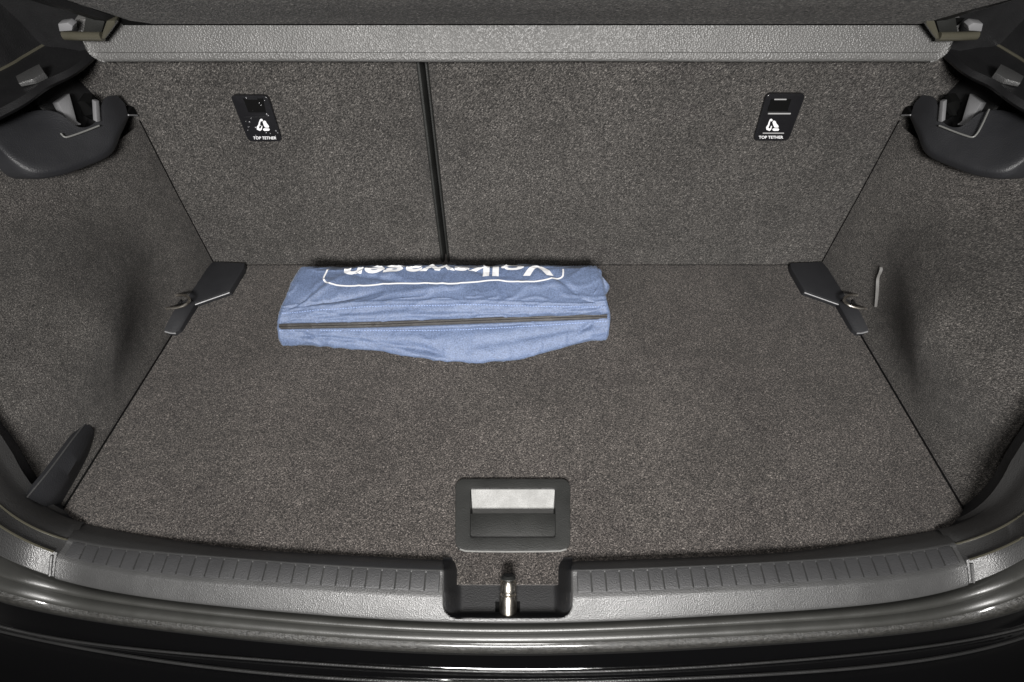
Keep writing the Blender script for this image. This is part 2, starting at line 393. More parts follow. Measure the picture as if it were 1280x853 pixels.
def tether(parent, out_px, win_px, bar_px, icon_px, txt_px, sx, wet):
    """top tether cover: plate, sunk slot, bar, child seat pictogram and its writing"""
    q = [PS(x, y, 0.0) for x, y in out_px]
    # rounded corners
    pts = []
    n_ = len(q)
    for i in range(n_):
        a, b_, c_ = q[i-1], q[i], q[(i+1) % n_]
        r_ = 0.006
        e1 = b_ + (a-b_).normalized()*r_; e2 = b_ + (c_-b_).normalized()*r_
        for k in range(5):
            t = k/4; pts.append(e1*(1-t)**2 + b_*2*t*(1-t) + e2*t*t)
    o = prism("tether_cover", [p-SN*0.004 for p in pts], SN*0.0085, M_COVER, parent, bevel=0.0014, seg=3)
    f_ = 0.0055
    wq = [PS(x, y, 0.0046) for x, y in win_px]
    ci = sum(wq, Vector())/4
    # sunk slot rim
    rim = wq + [ci+(p-ci)*0.82 - SN*0.0001 for p in wq]
    tube("slot_rim", [p for p in wq], 0.0007, M_COVER, o, seg=6, close=True)
    mk("slot", [p+SN*0.0004 for p in wq], [(0, 1, 2, 3)], M_VOID, o, smooth=False)
    tube("bar", [PS(*bar_px[0], 0.0052), PS(*bar_px[1], 0.0052)], 0.0009, M_PGREY if not wet else M_COVER, o, seg=8)
    tube("slot_bar", [PS((win_px[0][0]*0.85+win_px[1][0]*0.15), win_px[0][1]+1, 0.0052), PS((win_px[0][0]*0.25+win_px[1][0]*0.75), win_px[1][1]+1, 0.0052)], 0.0008, M_PGREY if not wet else M_COVER, o, seg=8)
    # pictogram: seated child (round head, bent body) in front of a child seat shell
    cx, cy, s = icon_px
    def I(x, y): return PS(cx+(x+sx*y)*s, cy-y*s, 0.0050)
    shell = [(-0.95, -0.75), (-1.0, -0.35), (-0.72, 0.05), (-0.62, 0.45), (-0.40, 0.95), (-0.12, 1.0), (0.05, 0.75), (-0.12, 0.55), (-0.28, 0.70), (-0.40, 0.40), (-0.45, 0.0), (-0.62, -0.35), (-0.60, -0.55), (-0.35, -0.55), (-0.20, -0.1), (-0.05, -0.2), (-0.2, -0.75), (-0.45, -0.95)]
    mk("pictogram", [I(*p) for p in shell], [tuple(range(len(shell)))], M_WHITE, o, smooth=False)
    child = [(0.0, 0.45), (0.2, 0.72), (0.48, 0.62), (0.62, 0.30), (0.86, 0.0), (1.0, -0.2), (0.95, -0.42), (0.55, -0.42), (0.35, -0.40), (0.15, -0.05)]
    mk("pictogram", [I(*p) for p in child], [tuple(range(len(child)))], M_WHITE, o, smooth=False)
    base = [(0.05, -0.60), (0.30, -0.52), (0.98, -0.55), (1.1, -0.72), (0.98, -0.92), (0.25, -0.95), (0.02, -0.82)]
    mk("pictogram", [I(*p) for p in base], [tuple(range(len(base)))], M_WHITE, o, smooth=False)
    v, f, (x0, y0, x1, y1) = text_mesh("TOP TETHER", 1, 0.02)
    (ax, ay), (bx_, by_), hpx = txt_px
    vv = []
    for p in v:
        u = (p.x-x0)/(x1-x0); k = (p.y-y0)/(y1-y0)
        vv.append(PS(ax+(bx_-ax)*u - sx*0*k, ay+(by_-ay)*u - hpx*k, 0.0050))
    mk("lettering", vv, f, M_WHITE, o, smooth=False, label="white TOP TETHER lettering")
    if not wet:
        mk("print_line", [PS(ax+5, ay-6.2, 0.005), PS(bx_+1, by_-6.2, 0.005), PS(bx_+1, by_-7.6, 0.005), PS(ax+5, ay-7.6, 0.005)], [(0, 1, 2, 3)], M_PGREY, o, smooth=False)
    else:
        rs = random.Random(3)
        for k in range(26):                                   # water drops on the left cover
            u, t = rs.random(), rs.random()
            px = 296+u*38+t*16; py = 121+t*50
            c_ = PS(px, py, 0.0044); rr = rs.uniform(0.0005, 0.0012)
            rows = [[c_ + (SX*math.cos(a)+SU*math.sin(a))*rr*math.cos(e) + SN*rr*0.7*math.sin(e) for a in [2*math.pi*i/8 for i in range(8)]] for e in (0, 0.5, 1.0, 1.5)]
            mk_grid("water_drop", rows, M_DROP, o, close_c=True)
    return o
M_DROP, nt, b = new_mat("water_drop"); b.inputs["Base Color"].default_value = (0.10, 0.10, 0.105, 1); b.inputs["Specular IOR Level"].default_value = 0.9; b.inputs["Roughness"].default_value = 0.12  # grey base stands in for the glints on the drops
tether(seatL, [(289, 117.5), (336, 118), (354, 175), (312, 175.5)], [(304, 123), (328, 123), (333, 141), (311, 141)], [(305, 146.5), (336, 146.5)], (328.5, 156.5, 7.8), [(316.5, 174.5), (345.5, 174.5), 3.6], -0.02, True)
tether(seatR, [(957, 115.5), (1006, 115.5), (984, 174.5), (940.5, 174.5)], [(964, 123.5), (989, 123.5), (984, 139.5), (959, 139.5)], [(960, 142.3), (988, 142.3)], (965.5, 156.5, 7.8), [(948.5, 173.6), (979, 173.6), 3.6], 0.02, False)

# ================================================================== parcel shelf, lifted
LY = 0.556
shelf = thing("parcel_shelf", "lifted parcel shelf with felt underside and grained grey plastic lip above the seats", "parcel shelf", (0, LY, 0.30))
def lipx(px): return PY(px, 55, LY).x
lx0, lx1 = lipx(102), lipx(1193)
z_top = PY(640, 25.5, LY+0.010).z; z_bot = PY(640, 79.5, LY).z
def lip_row(x):
    e = min(x-lx0, lx1-x); k = math.sqrt(max(0, 1-(1-min(1, e/0.010))**2))           # rounded lower corners
    zb = z_bot + 0.011*(1-k) + 0.0006*noise.noise((x*6, 0, 0))
    h = z_top-zb
    pr = [(LY+0.030, z_top+0.002), (LY+0.012, z_top), (LY+0.0095, zb+h*0.9), (LY+0.004, zb+h*0.32), (LY+0.0026, zb+h*0.27), (LY+0.0036, zb+h*0.24),
          (LY+0.0012, zb+0.005), (LY+0.0008, zb+0.0025), (LY+0.0022, zb+0.0006), (LY+0.006, zb), (LY+0.024, zb+0.002)]
    return [Vector((x, y, z)) for y, z in pr]
xs_ = [lx0 + (lx1-lx0)*(0.5-0.5*math.cos(math.pi*i/120)) for i in range(121)]
lip = mk_grid("shelf_lip", [lip_row(x) for x in xs_], M_LIP, shelf, angle=50)
for xe, s in ((lx0, -1), (lx1, 1)):       # turned end edge, catches the light
    tube("lip_edge", [Vector((xe+s*0.0004, LY+0.0085, z_top-0.008)), Vector((xe, LY+0.005, z_bot+0.018)), Vector((xe-s*0.0022, LY+0.003, z_bot+0.0085)), Vector((xe-s*0.0065, LY+0.0015, z_bot+0.003)), Vector((xe-s*0.0125, LY+0.0012, z_bot+0.0010))], 0.0014, M_LIP, shelf, seg=8)
hx = PY(150, 30, LY).x; hxr = PY(1204, 28, LY).x
SL = math.radians(34); rows = []
for j in range(31):
    q = 0.43*j/30; r_ = []
    for i in range(41):
        x = hx-0.012 + (hxr-hx+0.016)*i/40
        e = min(i, 40-i)/40.0
        rnd = 0.012*max(0, 1-e/0.05)**2
        r_.append(Vector((x, LY+0.004-q*math.cos(SL), z_top-0.001+q*math.sin(SL)+rnd - 0.004*math.sin(math.pi*i/40)*sstep(0, 0.1, q))))
    rows.append(r_)
mk_grid("felt_underside", rows, M_SHELF, shelf, angle=0)
mk("joint_shade", [Vector((hx-0.004, LY+0.0092, z_top-0.0045)), Vector((hxr+0.004, LY+0.0092, z_top-0.0045)), Vector((hxr+0.004, LY+0.0060, z_top+0.004)), Vector((hx-0.004, LY+0.0060, z_top+0.004))], [(0, 1, 2, 3)], M_VOID, shelf, smooth=False)  # black strip paints the shadow line between felt and lip
# plastic rim along both side edges of the shelf and the pivots
for s in (-1, 1):
    def XX(px, py, y):
        p = PY(px, py, y)
        return p if s < 0 else mir(p)
    base = XX(135, 22, LY-0.01)
    pth = [Vector((base.x+s*0.004, LY+0.004-q*math.cos(SL), z_top+0.002+q*math.sin(SL))) for q in (0, 0.1, 0.2, 0.3, 0.43)]
    mk_grid("side_rim", [[p+Vector((s*0.030, 0, 0.016)), p+Vector((s*0.016, 0, -0.001)), p+Vector((0, 0, -0.003)), p+Vector((-s*0.004, 0, 0.003))] for p in pth], M_BLACKP, shelf)
    pv = tube("pivot_pin", [XX(80, 44.5, LY-0.006), XX(100, 45.5, LY-0.006), XX(128, 46, LY-0.006)], 0.0042, M_GLOSS, shelf, seg=12, bevel=0)
    pv["label"] = "glossy shelf pivot pin seated in the side trim"
    wedge = [XX(126, 49, LY-0.008), XX(131, 49.5, LY-0.008), XX(144, 31, LY-0.008), XX(143, 26, LY-0.008), XX(133, 26, LY-0.008), XX(128, 40, LY-0.008)]
    prism("pivot_wedge", wedge, (0, 0.012, 0), M_GLOSS, pv, bevel=0.0016)
    prism("pivot_block", [XX(103, 42, LY-0.003), XX(127, 42, LY-0.003), XX(132, 24, LY-0.003), XX(108, 14, LY-0.003)], (0, 0.012, 0), M_HANDLE, pv, bevel=0.0016)
    prism("pivot_cap", [XX(72, 30, LY-0.012), XX(84, 28.5, LY-0.012), XX(91, 33, LY-0.012), XX(90, 39, LY-0.012), XX(74, 40, LY-0.012)], (0, 0.010, 0), M_GREYP, pv, bevel=0.0012)

# ================================================================== side trims
ARCH = [(-0.02, .425), (0.0, .435), (0.035, .462), (.07, .482), (.10, .492), (.13, .495), (.155, .487), (.175, .470), (.195, .44), (.215, .39), (.24, .30)]
def wall_x(y, z):
    b_ = left_edge_x(y)
    far = sstep(0.57, 0.36, y)
    x = b_ - 0.0025 - 0.30*max(0, z)*far - 0.024*sstep(0.30, 0.14, y)*sstep(-0.01, 0.05, z)
    # wheel-arch bulge: a steep arched flank towards the seats, a long gentle one to the rear
    yb = lin(ARCH, z); pk = yb-0.155
    f_ = sstep(yb+0.010, pk, y)
    if y < pk: f_ *= max(0.0, 1-((pk-y)/0.26))**1.3
    g_ = sstep(-0.005, 0.12, z)*sstep(0.24, 0.16, z)
    x += 0.054*f_*g_
    x += 0.0025*noise.noise((y*7, z*7, 1.7))
    return x
def trim(side):
    S = (lambda v: Vector(v)) if side < 0 else mir
    nm = "left" if side < 0 else "right"
    lab = ("grey lined left boot side wall with a black wedge beside the sill" if side < 0
           else "grey lined right boot side wall with a pale slit near its ring")
    t = thing("side_trim", lab, "side trim", S(Vector((-0.5, 0.35, 0))), "boot side trims")
    rows = []
    for j in range(64):
        k_ = j/63
        r_ = []
        for i in range(96):
            ys_ = 0.150+0.36*max(0.0, 0.262*k_-0.014); y = ys_+(0.590-ys_)*i/95; z = -0.014 + (0.262-0.036*sstep(0.45, 0.53, y))*k_
            r_.append(S(Vector((wall_x(y, z), y, z))))
        rows.append(r_)
    mk_grid("lining", rows, M_SIDE, t, angle=0)
    # ---- bag hook pocket moulding (sloping plastic shelf under the shelf ledge)
    def q(px, py, x): return S(PX(px, py, x))
    A = [(-40, 160, -.520), (-14, 178, -.508), (12, 206, -.494), (40, 223.5, -.483), (75, 221, -.470), (110, 209, -.458), (140, 194, -.4475), (152, 170, -.4435), (162.5, 146, -.4435)]
    B = [(-40, 154, -.517), (-14, 170, -.504), (12, 196, -.4895), (42, 213, -.4765), (75, 211, -.4655), (109, 199, -.4545), (136, 186, -.4445), (148, 163, -.4415), (160, 144, -.4420)]
    C_ = [(-40, 143, -.520), (-8, 153, -.507), (20, 162, -.494), (52, 168, -.4815), (82, 173, -.468), (104, 165.5, -.459), (124, 157.5, -.451), (140, 140, -.4465), (156, 129, -.4445)]
    D_ = [(-40, 138, -.526), (-4, 146, -.512), (24, 143, -.501), (50, 138, -.490), (74, 142, -.475), (98, 159, -.462), (119, 153, -.454), (130, 124, -.450), (146, 119, -.4465)]
    bm_rows = []
    for R in (A, B, C_, D_):
        bm_rows.append([q(*p) for p in R])
    wallrow = [p + (S(Vector((wall_x(0.5, 0.2)-0.03, 0.5, 0.2)))-S(Vector((wall_x(0.5, 0.2), 0.5, 0.2)))) - Vector((0, -0.006, 0.004)) for p in bm_rows[0]]
    R_ = [wallrow]+bm_rows
    # smooth loft
    fine = []
    up = [catmull(r_, 48) for r_ in R_]
    for i in range(49):
        kn = [u[i] for u in up]; ln = []
        for a, b_ in zip(kn, kn[1:]): ln += [a.lerp(b_, k/6) for k in range(6)]
        ln.append(kn[-1])
        for _ in range(2): ln = [ln[0]] + [ln[k-1]*0.25+ln[k]*0.5+ln[k+1]*0.25 for k in range(1, len(ln)-1)] + [ln[-1]]
        fine.append(ln)
    pk = mk_grid("bag_hook_pocket", fine, M_DARK, t, angle=40)
    rimrow = [r_[-1] for r_ in fine]
    gut = [[p, p+Vector((side*0.002, 0.002, -0.001)), p+Vector((side*0.006, 0.006, -0.016)), p+Vector((side*0.030, 0.012, -0.016)), p+Vector((side*0.045, 0.022, 0.02)), p+Vector((side*0.050, 0.03, 0.035))] for p in rimrow]
    mk_grid("pocket_inside", gut, M_BLACKP, pk, angle=40)
    # pocket cavity behind the rim
    prism("cheek", [q(72, 128, -.482), q(87, 117, -.482), q(96, 151, -.472), q(101, 155.5, -.470), q(92, 157, -.472), q(85, 152, -.475)], Vector((side*0.012, 0.006, -0.004)), M_GREYP, pk, bevel=0.001)  # pale grey paints in the light on the cheek
    tube("hole", [q(112, 122, -.474), q(108, 131, -.474), q(111, 142, -.474), q(116, 146, -.474)], [0.006, 0.0075, 0.007, 0.004], M_VOID, pk, seg=10)
    tube("rim", catmull(([q(62, 137, -.4790), q(70, 156, -.4720)] if side > 0 else []) + [q(76, 167, -.4690), q(81, 171.5, -.4665), q(88, 170.5, -.4635), q(104, 165, -.4570), q(124, 157.2, -.4485)], 14), 0.0009, M_LITP, pk, seg=8)  # pale tube paints the glint along the pocket rim
    prism("hook_edge", [q(119.5, 127, -.4500), q(124, 126, -.4500), q(126, 152, -.4490), q(121, 153, -.4490)], Vector((side*0.006, 0.004, 0)), M_GREYP, pk, bevel=0.0008)  # pale grey paints the hook's lit bar
    tube("rim", catmull([q(85, 152, -.4735), q(90, 156.5, -.4715), q(100, 155.3, -.469)], 8), 0.0009, M_GREYP, pk, seg=8)  # second painted glint, below the cheek
    # black tubes paint the shade in the lining's joints with seat back and floor
    tube("lining_joint_shade", [S(Vector((wall_x(PS(px, py).y-0.004, PS(px, py).z)+0.0003, PS(px, py).y-0.0015, PS(px, py).z))) for px, py in ((160, 150), (190, 190), (225, 250), (270, 330))], 0.0008, M_VOID, t, seg=6)
    tube("floor_joint_shade", [S(Vector((left_edge_x(y)-0.0008, y, -0.0012))) for y in (0.15, 0.25, 0.35, 0.45, 0.535)], 0.0013, M_VOID, t, seg=6)
    # small open clip beside the seat edge
    prism("clip", [q(160, 141, -.441), q(166, 134, -.441), q(170, 139, -.441), q(171, 144, -.441)], Vector((side*0.008, 0.006, 0)), M_VOID, t)
    tube("clip_edge", [q(160.5, 144, -.4405), q(171.5, 144.3, -.4405)], 0.0009, M_GREYP, t, seg=6)
    # ---- ledge that carries the shelf
    zl = 0.29
    inner = [PZ(93, 87, zl)+Vector((0.006, 0.05, 0)), PZ(93, 87, zl), PZ(59, 104, zl), PZ(31, 124, zl), PZ(0, 141, zl)]
    d_ = (inner[-1]-inner[1]).normalized()
    inner += [inner[-1]+d_*0.08+Vector((-0.01, 0, 0)), inner[-1]+d_*0.18+Vector((-0.035, 0, 0)), inner[-1]+d_*0.30+Vector((-0.08, 0, 0))]
    outer_ = [PZ(75, 50, zl+.004)+Vector((0.004, 0.04, 0)), PZ(75, 50, zl+.004), PZ(60, 54, zl+.004), PZ(30, 71, zl+.004), PZ(0, 88, zl+.004)]
    outer_ += [outer_[-1]+d_*0.10+Vector((-0.01, 0, 0)), outer_[-1]+d_*0.21+Vector((-0.03, 0, 0)), outer_[-1]+d_*0.34+Vector((-0.07, 0, 0))]
    inner = catmull(inner, 42); outer_ = catmull(outer_, 42)
    rows = []
    for a, o_ in zip(inner, outer_):
        m1 = a*0.94+o_*0.06; m2 = a*0.55+o_*0.45
        rows.append([S(v) for v in (a+Vector((-0.05, 0.004, -0.02)), a+Vector((-0.02, 0, -0.010)), a+Vector((-0.003, 0, -0.0065)), a+Vector((0, 0, -0.003)), m1+Vector((0, 0, 0.0012)), m2-Vector((0, 0, 0.003)), o_)])
    lg = mk_grid("shelf_ledge", rows, M_BLACKP, t, angle=45)
    lg["label"] = "dark plastic ledge that carries the parcel shelf"
    tube("ledge_edge_glint", [S(v) for v in outer_[5:]], 0.0016, M_GLOSS, lg, seg=8)  # yellowish strip added as the lit line along the ledge
    # pillar trim rising from the ledge's outer edge
    rows = []
    for o_ in outer_[:34]:
        rows.append([S(o_+v) for v in (Vector((0, 0, -0.002)), Vector((-0.006, 0, 0.025)), Vector((-0.02, 0.0, 0.06)), Vector((-0.045, 0.01, 0.11)), Vector((-0.08, 0.02, 0.17)))])
    mk_grid("pillar_trim", rows, M_BLACKP, t, angle=40)
    pz = PX(58, 2, -.50); 
    prism("pillar_strip", [S(PX(54, -6, -.485)), S(PX(62, -6, -.485)), S(PX(97, 36, -.485)), S(PX(96, 42, -.485))], Vector((side*0.004, 0.004, 0)), M_SILL, t, bevel=0.0006)
    prism("pillar_strip", [S(PX(84, -6, -.478)), S(PX(89, -6, -.478)), S(PX(103, 44, -.478)), S(PX(98, 46, -.478))], Vector((side*0.004, 0.004, 0)), M_SILL, t, bevel=0.0006)
    # lens block on the ledge
    L = [PZ(22, 99, zl+.001), PZ(27, 109, zl+.001), PZ(46, 105, zl+.001), PZ(61, 98, zl+.001), PZ(57, 91, zl+.001), PZ(44, 94, zl+.001)]
    lz = [0.003, 0.004, 0.005, 0.006, 0.009, 0.007]
    v = [S(p) for p in L] + [S(p+Vector((0, 0, z_))) for p, z_ in zip(L, lz)]
    mk("stay_clip", v, [tuple(range(5, -1, -1)), tuple(range(6, 12))] + [(i, (i+1) % 6, 6+(i+1) % 6, 6+i) for i in range(6)], M_SILL, lg, bevel=0.001)
    mk("end_panel", [S(Vector((-0.62, 0.5775, 0.20))), S(Vector((lx0+0.006, 0.5775, 0.278))), S(Vector((lx0+0.006, 0.5775, 0.335))), S(Vector((lx0+0.03, 0.5775, 0.46))), S(Vector((-0.62, 0.5775, 0.46)))], [(0, 1, 2, 3, 4)], M_BLACKP, t, smooth=False)
    # ---- corner bracket on the floor and tie-down ring
    zb = 0.009
    up_ = [S(PZ(*p, zb)) for p in ((266, 327), (306, 329), (304, 336), (287, 363.5), (243, 379), (232, 366))]
    br = prism("corner_bracket", up_, Vector((0, 0, -0.012)), M_DARK, t, bevel=0.0012)
    br["label"] = "dark plastic corner bracket where seat, floor and side wall meet"
    lo_ = [S(PZ(*p, z_)) for p, z_ in (((236, 374), 0.014), ((245, 378), 0.008), ((225, 412), 0.006), ((217, 417), 0.006), ((204, 412), 0.011), ((209, 384), 0.018))]
    prism("bracket_foot", lo_, Vector((0, 0, -0.018)), M_DARK, br, bevel=0.0012)
    tube("bracket_glint", [S(PZ(287, 366, 0.0075)), S(PZ(244, 381, 0.0075))], 0.0009, M_GREYP, br, seg=6)  # pale tubes paint the light caught on the bracket's front edges
    tube("bracket_glint", [S(PZ(204, 414, 0.0085)), S(PZ(213, 416.5, 0.006)), S(PZ(220, 417, 0.005))], 0.0011, M_GREYP, br, seg=6)
    zr = 0.024
    rg = catmull([S(PZ(*p, zr)) for p in ((208, 386), (219, 385), (231, 381.5), (237, 375), (233, 370), (224, 369), (213, 370.5))], 24)
    ro = tube("tie_down_ring", rg, 0.0019, M_METAL, t, seg=10)
    ro["label"] = "metal tie-down ring on the corner bracket"
    prism("ring_seat", [S(PZ(*p, 0.016)) for p in ((204, 374), (226, 372), (228, 382), (206, 386))], Vector((0, 0, -0.012)), M_BLACKP, br, bevel=0.001)
    if side > 0:
        def hit(px, py):
            x = 0.40
            for _ in range(400):
                p = PX(px, py, x)
                m_ = mir(p)                                        # the mirror image lies on the left wall's side
                if m_.x < wall_x(p.y, p.z) + 0.0022: break
                x += 0.0004
            return p
        sl = [(334, 1100.5, 0.5), (337, 1100, 1.6), (341, 1098.5, 1.9), (345, 1097.5, 0.6), (349, 1096, 1.2), (354, 1095.2, 1.9), (362, 1094.8, 2.1), (372, 1094.6, 1.3), (384, 1094.0, 0.4)]
        mk_grid("lining_slit", [[hit(x, y)+Vector((0.002, 0, 0)), hit(x+wd*0.5, y)+Vector((-0.0012, 0, 0)), hit(x+wd, y)+Vector((0.002, 0, 0))] for y, x, wd in sl], M_SLIT, t)
    else:
        # wedge shaped guide by the sill
        z1, z2 = 0.030, 0.046
        v = [PZ(120, 546, 0.0), PZ(118, 560, 0.0), PZ(70, 641, 0.0), PZ(30, 640, 0.0), PZ(108, 527, z1), PZ(112, 533, z1*0.9), PZ(62, 590, z2), PZ(36, 619, z2), PZ(88, 560, z1+0.008), PZ(104, 535, 0.0)]
        rid = catmull([PZ(109, 527, 0.030), PZ(92, 548, 0.038), PZ(62, 588, 0.044), PZ(34, 622, 0.046)], 20)
        foot = catmull([PZ(120, 553, 0.0005), PZ(110, 574, 0.0005), PZ(92, 605, 0.0005), PZ(68, 645, 0.0005)], 20)
        mid = catmull([PZ(117, 538, 0.020), PZ(105, 560, 0.024), PZ(82, 598, 0.026), PZ(54, 632, 0.026)], 20)
        rows = [[a+Vector((-0.03, 0.0, -0.03)), a+Vector((-0.006, 0, 0.0)), a, a*0.85+m_*0.15, m_, m_*0.6+f_*0.4, f_] for a, m_, f_ in zip(rid, mid, foot)]
        wg = mk_grid("sill_wedge", rows, M_DARK, t, angle=40)
        wg["label"] = "black plastic wedge guide between side wall and sill"
        e0 = rows[0]; mk("wedge_nose", e0, [tuple(range(len(e0)))], M_DARK, wg, smooth=False)
        tube("wedge_edge", [r_[2]+Vector((0, 0, 0.0002)) for r_ in rows], 0.0008, M_SILL, wg, seg=6)
    return t
trim(-1); trim(1)

# ================================================================== load sill
sill = thing("load_sill", "black ribbed plastic load sill with a central notch for the latch", "load sill", (0, 0.09, 0))
NL, NR = 554.5, 714.5                                       # notch edges (photo columns at the front face)
def proj(p):
    d = p-CAM; z = d.y*CP-d.z*SP; return 640+FOC*d.x/z, 426.5-FOC*(d.y*SP+d.z*CP)/z
def notch_in(px, py, grow=0.0):
    """distance inside the rounded notch outline (photo pixels at the sill), negative outside"""
    x0, x1, y1, r_ = NL-grow, NR+grow, 772.5+grow, 17.0
    dx = min(px-x0, x1-px); dy = y1-py
    if dx < r_ and dy < r_: return r_-math.hypot(r_-dx, r_-dy)
    return min(dx, dy)
def sill_section(px, carve):
    p0, p1, p2, p3 = (SC(k, px) for k in range(4))
    pts = [p0 + Vector((0, 0.004, -0.006)), p0, p0*0.55+p1*0.45 + Vector((0, 0, 0.0028)), p0*0.18+p1*0.82 + Vector((0, 0, 0.0022)), p1 + Vector((0, 0, 0.0006)), p1*0.75+p2*0.25, p1*0.25+p2*0.75,
           p2*0.95+p1*0.05, p2*0.86+p3*0.14 + Vector((0, -0.0012, 0.0012)), p2*0.7+p3*0.3 + Vector((0, -0.0014, 0.0010)), p2*0.35+p3*0.65 + Vector((0, -0.001, 0.0006)), p2*0.06+p3*0.94, p3 + Vector((0, 0.0015, -0.002)), p3 + Vector((0, 0.006, -0.006))]
    pts = catmull(pts, 65)
    if carve:
        out = []
        for q_ in pts:
            a, b_ = proj(q_); d = notch_in(a, b_)
            out.append(q_ - Vector((0, 0, 0.0012*sstep(-2.5, 0.6, d) + 0.026*sstep(0.2, 2.6, d))))
        pts = out
    return pts
st = [71.5+(NL-6-71.5)*i/70 for i in range(70)] + [NL-6+i for i in range(42)] + [NL+36+(NR-NL-72)*i/16 for i in range(1, 16)] + [NR-36+i for i in range(42)] + [NR+6+(1208.5-NR-6)*i/70 for i in range(1, 71)]
mk_grid("sill_cover", [sill_section(x, NL-8 < x < NR+8) for x in st], M_SILL, sill, angle=50)
zt = -0.0035
def tray_edge_z(py):
    return lin([(700, 0.004), (704, 0.009), (712, 0.0165), (741, 0.0168), (772, 0.0078), (779, 0.006)], py) - 0.0008
tray_rows = []
for j in range(41):
    py = 697 + (773.2-697)*j/40; r_ = []
    half = (NR-NL)/2 + 0.8; dyb = 773.3-py
    if dyb < 17: half -= 17-math.sqrt(max(0.0, 17**2-(17-dyb)**2))
    for i in range(61):
        t_ = -math.cos(math.pi*i/60); px = (NL+NR)/2 + half*t_
        d = max(0.0, notch_in(px, py, 0.8)); dx = min(px-NL+0.8, NR+0.8-px); dy = 773.3-py
        f_ = max(1-sstep(0, 24, dx), 1-sstep(0, 6, dy), 1-sstep(0, 8, d))
        r_.append(PZ(px, py, zt + (tray_edge_z(py)-zt)*f_))
    tray_rows.append(r_)
tray = mk_grid("latch_tray", tray_rows, M_BLACKP, sill, angle=0)
tray["label"] = "black moulded tray in the notch around the latch striker"
# ribs: one raised pad between each pair of grooves
def rib_pts(px):
    p1, p2, p3 = SC(1, px), SC(2, px), SC(3, px); return p1, p2, p3
def xworld_to_px(x):
    lo, hi = 0.0, 1280.0
    for _ in range(36):
        m_ = (lo+hi)/2
        if SC(2, m_).x < x: lo = m_
        else: hi = m_
    return lo
def ribs(xa, xb, n_):
    for i in range(n_):
        x0 = xa+(xb-xa)*i/n_+0.0003; x1 = xa+(xb-xa)*(i+1)/n_-0.0003
        def col(x):
            # a groove runs straight back (along Y) from the front edge
            pf = xworld_to_px(x); p2 = SC(2, pf); lo = pf
            a, b_ = max(0.0, pf-60), min(1280.0, pf+60)
            for _ in range(30):
                m_ = (a+b_)/2
                if SC(1, m_).x < x: a = m_
                else: b_ = m_
            p1 = SC(1, a); p3 = SC(3, pf)
            h = Vector((0, 0, 0.0011)); f_ = p2*0.93+p3*0.07
            return [p1*1.02-p2*0.02+Vector((0, 0, -0.002)), p1*0.97+p2*0.03+h*0.7, p1*0.85+p2*0.15+h, p1*0.12+p2*0.88+h, p2*0.99+p1*0.01+h*0.5, f_+Vector((0, 0.0006, -0.0018))]
        e = 0.0005
        cl = [col(x0), col(x0+e), col(x1-e), col(x1)]
        for c_ in (cl[0], cl[3]):
            for k in range(6): c_[k] = c_[k] + Vector((0, 0, -0.0010))
        mk_grid("rib", cl, M_RIB, sill, angle=22)
for a, b_ in ((79, 549), (722, 1203)):                       # dark strip added to paint shade into the grooves
    mk_grid("groove_shade", [[SC(1, x)*0.95+SC(2, x)*0.05+Vector((0, 0, 0.0004)), SC(1, x)*0.5+SC(2, x)*0.5+Vector((0, 0, 0.0005)), SC(2, x)*0.97+SC(1, x)*0.03+Vector((0, 0, 0.0004))] for x in [a+(b_-a)*i/60 for i in range(61)]], M_HANDLE, sill)
ribs(SC(2, 79).x, SC(2, 549).x, 26); ribs(SC(2, 722).x, SC(2, 1203).x, 27)

